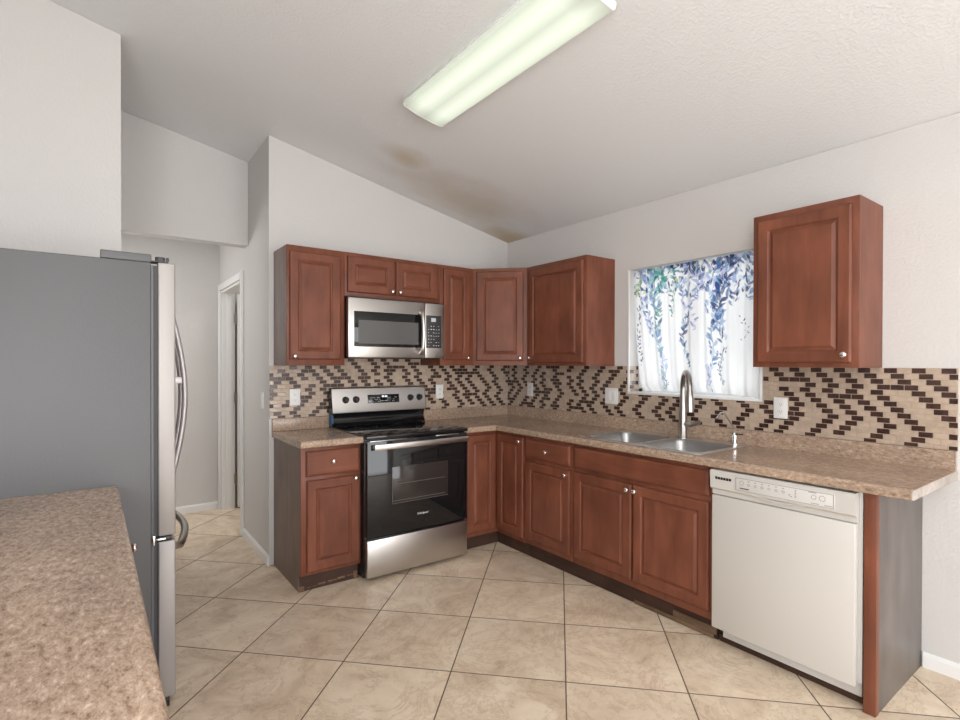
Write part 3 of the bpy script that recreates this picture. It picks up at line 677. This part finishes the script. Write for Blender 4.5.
bm = new(); P_ = [(.553, MF+.004, .036), (.553, MF-.022, .042)] + [(.553, MF-.034-.016*math.sin(a), .045+.285*a/math.pi) for a in np.linspace(.12, math.pi-.12, 12)] + [(.553, MF-.022, .333), (.553, MF+.004, .339)]
tube(bm, P_, .0140, 12); obj('door_handle', bm, STEELV, dr, 60)
bm = new(); box(bm, .03, MW-.03, -.345, -.05, -.004, .0035, bev=.001); obj('bottom_plate', bm, DARKPL, t)

# ------------------------------------------------------------------ dishwasher (local x along the front, facing -y)
t = thing('dishwasher', 'bisque white built-in dishwasher at the right end of the base cabinets', 'dishwasher', (0, -2.3260, 0), -90); W = .6205
bx('tub', GREYPL, t, .006, W-.006, -.570, -.03, .105, BZ-.004)
bx('front_flange', BISQUEP, t, .002, W-.002, -.588, -.571, .105, BZ-.006)
bm = new(); box(bm, .004, W-.016, -.622, -.589, .095, .745, bev=.006); dp = obj('door', bm, BISQUE, t)
bm = new(); prism(bm, [(-.589, .748), (-.612, .748), (-.614, .770), (-.634, .782), (-.636, .862), (-.628, .868), (-.589, .868)], .003, W-.014, 'x'); cpn = obj('control_console', bm, BISQUE, t)
bm = new(); tube(bm, [(.20+.016*k, -.6320+.006*math.sin(math.pi*k/14), .782-.012*math.sin(math.pi*k/14)) for k in range(15)], .0035, 8); obj('handle_lip', bm, BISQUE, cpn)
bm = new(); box(bm, .128, W-.085, -.6375, -.6345, .790, .852, bev=.001); fp = obj('console_label', bm, BISQUEP, cpn)
for k in range(6): bx('vent_slot', DARKPL, cpn, .030+k*.0135, .040+k*.0135, -.6375, -.6352, .826, .838, smooth=0)
bm = new()
def ringmark(cx, cz, r_, n=14):
    for k in range(n):
        a = 2*math.pi*k/n; box(bm, cx+r_*math.cos(a)-.0012, cx+r_*math.cos(a)+.0012, -.6382, -.6374, cz+r_*math.sin(a)-.0012, cz+r_*math.sin(a)+.0012)
for q in ((.130, .132, .792, .850), (W-.089, W-.087, .792, .850), (.130, W-.087, .848, .850), (.130, W-.087, .792, .7935)): box(bm, q[0], q[1], -.6380, -.6374, q[2], q[3])
ringmark(.158, .828, .010); ringmark(.150+.31, .826, .009); ringmark(.492, .826, .011, 16)
for k in range(6): ringmark(.190+k*.030, .824, .005, 8); box(bm, .186+k*.030, .194+k*.030, -.6382, -.6374, .838, .841)
for k in range(6): box(bm, .386+.003*(k % 2), .390+.003*(k % 2), -.6382, -.6374, .808+k*.006, .811+k*.006)
box(bm, .362, .368, -.6382, -.6374, .814, .818); box(bm, .370, .375, -.6382, -.6374, .808, .812); box(bm, .44, .47, -.6382, -.6374, .843, .846); box(bm, .50, .53, -.6382, -.6374, .799, .801); box(bm, .45, .48, -.6382, -.6374, .799, .801)
obj('console_print', bm, PRINT, fp)
bm = new()
for k in range(5): box(bm, .150+k*.0085, .157+k*.0085, -.6382, -.6374, .801, .806)
obj('maker_mark', bm, DARKPL, fp)
bx('kick_plate', BISQUEP, t, .030, W-.010, -.560, -.545, .035, .094, bev=.002)
bm = new(); tube(bm, [(.05, -.553, .090), (.05, -.563, .090)], .004, 8); obj('screw', bm, GREYPL, t)
bx('shade_strip', KICK, t, .002, W-.004, -.542, -.535, .0005, .034)  # dark strip standing in for the shaded floor under the dishwasher

# ------------------------------------------------------------------ refrigerator (doors face +x)
FYN, FYF = -1.300, -.392
t = thing('refrigerator', 'tall french-door refrigerator with dark grey side and stainless doors at left', 'refrigerator', (-3.24, (FYN+FYF)/2, 0))
cx_, cy_ = -3.24, (FYN+FYF)/2
def F(name, mat, x0, x1, y0, y1, z0, z1, bev=0, parent=None):
    bm = new(); box(bm, x0-cx_, x1-cx_, y0-cy_, y1-cy_, z0, z1, bev=bev, seg=3); return obj(name, bm, mat, parent or t)
F('cabinet', FRIDGE, -3.62, -2.874, FYN, FYF, .02, 1.774, .004)
F('gasket', GASKET, -2.8738, -2.8515, FYN+.012, FYF-.012, .05, 1.765)
F('front_trim', FRIDGE, -2.8738, -2.866, FYN+.001, FYN+.011, .05, 1.765)
ym = (FYN+FYF)/2
FD = []
for (y0, y1) in ((FYN, ym-.003), (ym+.003, FYF)):
    FD.append(F('door', FRDOOR, -2.851, -2.791, y0, y1, .692, 1.778, .006))
FZ = F('freezer_drawer', FRDOOR, -2.851, -2.791, FYN, FYF, .045, .672, .006)
for (y0, y1) in ((FYN+.004, FYN+.09), (FYF-.09, FYF-.004)):
    F('hinge_cover', FRHINGE, -3.035, -2.872, y0-.004, y1, 1.7745, 1.806, .004)
    bm = new(); ys = y0+.035-cy_
    tube(bm, [(-2.842-cx_, ys-.018, 1.7785), (-2.842-cx_, ys-.018, 1.800)], .017, 14); box(bm, -2.872-cx_, -2.815-cx_, ys-.03, ys+.02, 1.7785, 1.784); box(bm, -2.822-cx_, -2.812-cx_, ys-.03, ys-.01, 1.784, 1.80, bev=.002); obj('top_hinge', bm, GASKET, t)
bm = new(); box(bm, -2.8735-cx_, -2.805-cx_, FYN-.004-cy_, FYN+.05-cy_, .6735, .6905, bev=.002); obj('middle_hinge', bm, DARKPL, t)
bm = new(); box(bm, -2.870-cx_, -2.862-cx_, FYN-.006-cy_, FYN-.0005-cy_, .662, .70, bev=.001); box(bm, -2.862-cx_, -2.826-cx_, FYN-.006-cy_, FYN-.003-cy_, .679, .686, bev=.001); obj('hinge_plate', bm, CHROME, t)
def bow(bm, A, B, out, depth, r, n=14):
    A, B, out = Vector(A), Vector(B), Vector(out); P = [A]
    for k in range(n+1):
        s = k/n; P.append(A.lerp(B, .02+.96*s)+out*(.03+(depth-.03)*math.sin(math.pi*s)))
    P.append(B); tube(bm, P, r, 12)
for dobj, yy in zip(FD, (ym-.075, ym+.055)):
    bm = new(); bow(bm, (-2.791-cx_, yy-cy_, 1.60), (-2.791-cx_, yy-cy_, .86), (1, 0, 0), .078, .0125)
    box(bm, -2.793-cx_, -2.725-cx_, yy-.009-cy_, yy+.009-cy_, 1.285, 1.315, bev=.002); obj('door_handle', bm, HANDLE, dobj, 60)
bm = new(); bow(bm, (-2.791-cx_, FYN+.10-cy_, .615), (-2.791-cx_, FYF-.10-cy_, .615), (1, 0, 0), .080, .016); obj('drawer_handle', bm, NICKEL, FZ, 60)
for xx_ in (-3.55, -2.94):
    for yy in (FYN+.06, FYF-.06):
        bm = new(); tube(bm, [(xx_-cx_, yy-cy_, .0005), (xx_-cx_, yy-cy_, .022)], .02, 10); obj('foot', bm, DARKPL, t)
F('lower_grille', DARKPL, -2.872, -2.812, FYN+.004, FYF-.004, .006, .043, .003)

# ------------------------------------------------------------------ peninsula counter in the foreground
PE, PYB, PYF = -2.977, -1.303, -3.02
t = thing('peninsula_counter', 'granite-look laminate peninsula countertop in the left foreground beside the refrigerator', 'countertop', (0, 0, 0))
bm = new(); xi = PE-.022
prism(bm, [(-3.66, PYF), (xi+.008, PYF), (xi-.004, PYB), (-3.66, PYB)], CB, CT, 'z')
A_ = (xi, PYB); B_ = (xi, PYF)
counter_edge(bm, (xi-.004, PYB-.012), (xi+.008, PYF), (1, 0)); 
bmesh.ops.remove_doubles(bm, verts=bm.verts, dist=1e-5); obj('slab', bm, COUNTER, t)
t = thing('base_cabinet', 'cherry base cabinet under the peninsula countertop in the left foreground', 'cabinet', (-3.60, PYF+.02, 0), 90, 'base cabinets')
# local x -> world +y, front (-y) -> world +x
Wp = PYB-PYF-.03; dpt = -3.60+2.992
bx('body', WOOD, t, .004, Wp-.004, dpt+.019, -.004, .10, BZ-.002)
bx('face_frame', WOOD, t, .0005, Wp-.0005, dpt, dpt+.019, .10, BZ-.001, bev=.001)
bx('side_panel', LAM, t, .0005, .004, dpt+.019, -.004, .0005, BZ-.002); bx('side_panel', LAM, t, Wp-.004, Wp-.0005, dpt+.019, -.004, .0005, BZ-.002)
bx('toe_kick', KICK, t, .004, Wp-.004, dpt+.06, dpt+.078, .0005, .10)
n3 = 3; ww = Wp/n3
for k in range(n3):
    slab(t, k*ww+.018, (k+1)*ww-.018, .705, .850, dpt, (1.28, .792) if k == 2 else None, name='drawer' if k == 2 else 'false_front'); door(t, k*ww+.018, (k+1)*ww-.018, .125, .680, dpt, (k*ww+.05, .65))

# ------------------------------------------------------------------ outlets and switches
def outlet(label, loc, rz, kind='duplex', w_=.072, h_=.116, y=-.0068):
    t = thing('wall_outlet' if kind == 'duplex' else 'light_switch', label, 'outlet' if kind == 'duplex' else 'switch', loc, rz, 'outlets and switches')
    bm = new(); box(bm, -w_/2, w_/2, y-.006, y, -h_/2, h_/2, bev=.002); obj('cover_plate', bm, WHITE, t)
    if kind == 'duplex':
        for s in (-1, 1):
            bm = new(); lathe_exact(bm, [(0, .017), (.0015, .0165)], (0, y-.0055, s*.020), (0, -1, 0), 18); r_ = obj('receptacle', bm, WHITE, t)
            bm = new(); box(bm, -.0075, -.0055, y-.0075, y-.0069, s*.020-.003, s*.020+.006); box(bm, .0055, .0075, y-.0075, y-.0069, s*.020-.003, s*.020+.005); box(bm, -.002, .002, y-.0075, y-.0069, s*.020-.010, s*.020-.006); obj('slots', bm, DARKPL, r_)
    else:
        n = 2 if w_ > .1 else 1
        for k in range(n):
            cx = (k-(n-1)/2)*.046; bm = new(); box(bm, cx-.0165, cx+.0165, y-.009, y-.0055, -.033, .033, bev=.0015); obj('rocker', bm, WHITE, t)
outlet('white duplex outlet on the mosaic left of the range', (-1.929, 0, 1.142), 0)
outlet('white duplex outlet on the mosaic just right of the range control panel', (-.742, 0, 1.146), 0)
outlet('white duplex outlet near the corner on the window wall mosaic', (0, -.319, 1.155), -90)
outlet('white double switch plate on the mosaic left of the window', (0, -1.208, 1.145), -90, 'switch', .118)
outlet('white duplex outlet on the mosaic right of the window', (0, -2.379, 1.139), -90)
outlet('pale single light switch on the short wall beside the hallway', (XH, .158, 1.117), -90, 'switch', .072, .116, y=-.0003)

# ------------------------------------------------------------------ ceiling light
th = math.atan(CEIL_TILT); LX, LY0, LY1 = -1.558, -2.395, -1.165
t = thing('ceiling_light', 'long white fluorescent wraparound light fixture on the sloped ceiling', 'light', (LX, (LY0+LY1)/2, zc(LX)-.001), 0, None, ry=th)
hl = (LY1-LY0)/2
bx('housing', TRIMW, t, -.085, .085, -hl+.004, hl-.004, -.03, -.0005)
def lens_prof(s=1.0): return [(-.128*s, -.018), (-.131*s, -.040), (-.122*s, -.056), (-.06*s, -.063), (0, -.065), (.06*s, -.063), (.122*s, -.056), (.131*s, -.040), (.128*s, -.018)]
m, nt, b = nodes('prismatic_diffuser'); setin(b, Base_Color=(.25, .27, .22, 1), Roughness=.3)
tc = N(nt, 'ShaderNodeTexCoord'); sp = N(nt, 'ShaderNodeSeparateXYZ'); nt.links.new(tc.outputs['Object'], sp.inputs[0])
ab = N(nt, 'ShaderNodeMath', operation='ABSOLUTE'); nt.links.new(sp.outputs[0], ab.inputs[0])
rp = ramp(nt, [(0, (.70,)*3), (.45, (1.0,)*3), (.75, (.82,)*3), (1, (.60,)*3)])
dv = N(nt, 'ShaderNodeMath', operation='DIVIDE'); dv.inputs[1].default_value = .132; nt.links.new(ab.outputs[0], dv.inputs[0]); nt.links.new(dv.outputs[0], rp.inputs[0])
ay = N(nt, 'ShaderNodeMath', operation='ABSOLUTE'); nt.links.new(sp.outputs[1], ay.inputs[0])
re = ramp(nt, [(0, (1,)*3), (.80, (1,)*3), (1, (.62,)*3)]); dy = N(nt, 'ShaderNodeMath', operation='DIVIDE'); dy.inputs[1].default_value = hl; nt.links.new(ay.outputs[0], dy.inputs[0]); nt.links.new(dy.outputs[0], re.inputs[0])
mm = N(nt, 'ShaderNodeMath', operation='MULTIPLY'); nt.links.new(rp.outputs[0], mm.inputs[0]); nt.links.new(re.outputs[0], mm.inputs[1])
ms = N(nt, 'ShaderNodeMath', operation='MULTIPLY'); ms.inputs[1].default_value = .84; nt.links.new(mm.outputs[0], ms.inputs[0])
b.inputs['Emission Color'].default_value = (.93, 1, .84, 1); nt.links.new(ms.outputs[0], b.inputs['Emission Strength'])
DIFF = m
bm = new(); P_ = lens_prof(); A_ = [bm.verts.new((p[0], -hl+.003, p[1])) for p in P_]; B_ = [bm.verts.new((p[0], hl-.003, p[1])) for p in P_]
for k in range(len(P_)-1): bm.faces.new((A_[k], A_[k+1], B_[k+1], B_[k]))
obj('diffuser', bm, DIFF, t, 30)
for s in (-1, 1):
    bm = new(); prism(bm, [(p[0]*1.012, p[1]*1.02) for p in lens_prof()], s*hl-.003, s*hl+.003); obj('end_cap', bm, TRIMW, t)
for s in (-1, 1):
    bm = new(); box(bm, s*.128, s*.135, -hl, hl, -.034, -.016, bev=.001); obj('side_rail', bm, TRIMW, t)

# ------------------------------------------------------------------ curtain with printed leaves
def curtain():
    NY, NZ = 420, 380; CY0, CY1 = WY1-.012, WY0+.006; Z1, Z0 = WZ1-.006, WZ0+.022
    s = np.linspace(0, 1, NY); tt = np.linspace(0, 1, NZ); S, T_ = np.meshgrid(s, tt)
    img = np.ones((NZ, NY, 3))*np.array([.82, .815, .815]); asp = (WY1-WY0)/(WZ1-WZ0)
    rnd = random.Random(21)
    BL = [(.045, .085, .22), (.09, .165, .34), (.19, .30, .48), (.36, .47, .63)]; NV = [(.012, .02, .06), (.03, .045, .13)]
    TE = [(.03, .22, .19), (.10, .32, .29), (.26, .46, .45)]; LI = [(.42, .42, .68), (.55, .52, .72)]; GR = [(.30, .48, .16), (.50, .62, .30)]; PA = [(.58, .66, .76), (.64, .66, .72)]; PK = [(.72, .58, .72)]
    def leaf(cs, ct, ln, wd, ang, c, al=.9):
        # s measured in width, t in height; work in units of height
        x = (S-cs)*asp; y = T_-ct; r_ = ln*1.2
        i0, i1 = max(int((cs-r_/asp)*NY), 0), min(int((cs+r_/asp)*NY)+2, NY); j0, j1 = max(int((ct-r_)*NZ), 0), min(int((ct+r_)*NZ)+2, NZ)
        if i1 <= i0 or j1 <= j0: return
        X_, Y_ = x[j0:j1, i0:i1], y[j0:j1, i0:i1]; ca, sa = math.cos(ang), math.sin(ang)
        u = (X_*ca+Y_*sa)/ln; v = (-X_*sa+Y_*ca)/wd
        m_ = np.clip((1-u*u)*1.0, 0, 1); d_ = m_-np.abs(v)      # pointed leaf
        a = np.clip(d_*6, 0, 1)*al*(.8+.2*np.clip(np.abs(v)*1.4, 0, 1))
        reg = img[j0:j1, i0:i1]; reg += (np.array(c)-reg)*a[..., None]
    def spray(cs, t0, t1, pal, size, dens, spread, sway=.02):
        n = int((t1-t0)*dens)
        for k in range(n):
            f = k/max(n-1, 1); ct = t0+(t1-t0)*f; c0 = cs+sway*math.sin(f*5+cs*20)
            w_ = spread*(1-.55*f); side = rnd.choice((-1, 1))
            a = math.pi/2+side*rnd.uniform(-.2, 1.25); ln = size*rnd.uniform(.5, 1.0)*(1-.35*f)
            leaf(c0+side*rnd.uniform(.1, 1)*w_, ct+rnd.uniform(-.012, .012), ln, ln*rnd.uniform(.26, .42), a, rnd.choice(pal), rnd.uniform(.75, 1))
    def stem(cs, t0, t1, c, sway=.02):
        for k in range(60):
            f = k/59; leaf(cs+sway*math.sin(f*5+cs*20), t0+(t1-t0)*f, .012, .0032, math.pi/2, c, .7)
    # dense crown along the top
    for k in range(300):
        cs = rnd.random(); ct = rnd.random()**1.7*(.20+.10*math.sin(cs*9)**2)+rnd.uniform(-.01, .01)
        pal = rnd.choice((BL, BL, BL, NV, NV, LI, PA, TE if .1 < cs < .42 else BL, GR if cs < .3 or .5 < cs < .7 else PA))
        ln = rnd.uniform(.016, .042); leaf(cs, ct, ln*.8, ln*rnd.uniform(.22, .38), math.pi/2+rnd.uniform(-1.1, 1.1), rnd.choice(pal), rnd.uniform(.75, 1))
    for (cs, t0, t1, pal, sz, dn, sp_) in ((.045, 0, .78, NV+BL[:1], .026, 60, .03), (.04, .08, .2, GR, .035, 90, .03), (.13, .0, .55, BL+PA+LI, .042, 150, .05), (.20, .0, .55, BL+TE, .048, 150, .055), (.25, .02, .20, TE, .05, 130, .035),
            (.36, .0, .40, NV+TE+GR[:1], .030, 100, .04), (.45, .0, .45, BL+LI, .036, 90, .035), (.54, .0, .28, BL+LI+NV[:1], .042, 130, .05), (.50, .22, .52, LI+BL[1:3], .044, 60, .04),
            (.66, .02, .40, BL+LI+PA, .046, 170, .065), (.72, .15, .60, BL+NV[1:], .048, 170, .06), (.66, .42, .58, BL, .04, 110, .03), (.80, .0, .34, BL+NV+LI, .04, 140, .06), (.93, .0, .32, BL+NV+PA, .042, 140, .06), (.88, .45, .60, NV, .016, 100, .03), (.985, .2, .42, BL, .035, 80, .015), (.99, .66, .78, BL[:2], .03, 70, .01)):
        spray(cs, t0, t1, pal, sz, dn, sp_)
    for (cs, t0, t1, pal, sz, dn, sp_) in ((.225, .5, .97, BL[2:]+PA+TE[2:], .050, 70, .035), (.44, .42, .80, BL+NV[1:], .036, 90, .026), (.645, .58, .98, BL[1:]+PA, .040, 75, .03), (.715, .66, .93, NV+[(.05, .07, .09)], .020, 90, .026), (.60, .80, .97, PK+LI, .030, 50, .03), (.24, .86, .98, NV, .012, 80, .02)):
        stem(cs, t0, t1, (.32, .40, .52)); spray(cs, t0, t1, pal, sz, dn, sp_)
    fold = .010*np.sin(S*2*math.pi*7.3+.6*np.sin(T_*3))*(.45+.55*T_)+.006*np.sin(S*2*math.pi*17+1.3+T_*1.5)*(1-.6*T_)+.003*np.sin(S*61)*np.exp(-T_*12)
    px = .036+fold; left = -.008+.012*T_+.058*T_**2+.03*np.clip((T_-.9)*10, 0, 1)**2; py = CY0-left+(CY1-CY0+left)*S
    zb = Z0+.012*np.sin(S*3.0)**2-.006*S; pz = Z1+(zb-Z1)*T_
    co = np.stack([px, py, pz], -1).reshape(-1, 3)
    idx = np.arange(NZ*NY).reshape(NZ, NY); q = np.stack([idx[:-1, :-1], idx[1:, :-1], idx[1:, 1:], idx[:-1, 1:]], -1).reshape(-1, 4)
    me = bpy.data.meshes.new('window_curtain'); me.vertices.add(len(co)); me.vertices.foreach_set('co', co.ravel().astype(np.float32))
    me.loops.add(q.size); me.loops.foreach_set('vertex_index', q.ravel().astype(np.int32)); me.polygons.add(len(q)); me.polygons.foreach_set('loop_start', np.arange(0, q.size, 4, dtype=np.int32))
    me.polygons.foreach_set('use_smooth', np.ones(len(q), dtype=bool)); me.update(calc_edges=True)
    at_ = me.color_attributes.new('print', 'FLOAT_COLOR', 'POINT'); rgba = np.concatenate([img.reshape(-1, 3), np.ones((NZ*NY, 1))], 1).astype(np.float32); at_.data.foreach_set('color', rgba.ravel())
    m = bpy.data.materials.new('printed_cotton'); m.use_nodes = True; nt = m.node_tree; nt.nodes.clear()
    out = N(nt, 'ShaderNodeOutputMaterial'); df = N(nt, 'ShaderNodeBsdfDiffuse'); tr = N(nt, 'ShaderNodeBsdfTranslucent'); mx = N(nt, 'ShaderNodeMixShader'); at2 = N(nt, 'ShaderNodeVertexColor', layer_name='print')
    mx.inputs[0].default_value = .35
    for n_ in (df, tr): nt.links.new(at2.outputs[0], n_.inputs[0])
    nt.links.new(df.outputs[0], mx.inputs[1]); nt.links.new(tr.outputs[0], mx.inputs[2]); nt.links.new(mx.outputs[0], out.inputs[0])
    me.materials.append(m); o = bpy.data.objects.new('window_curtain', me); COL.objects.link(o)
    return tag(o, 'white curtain printed with blue and green hanging leaves in the kitchen window', 'curtain')
curtain()
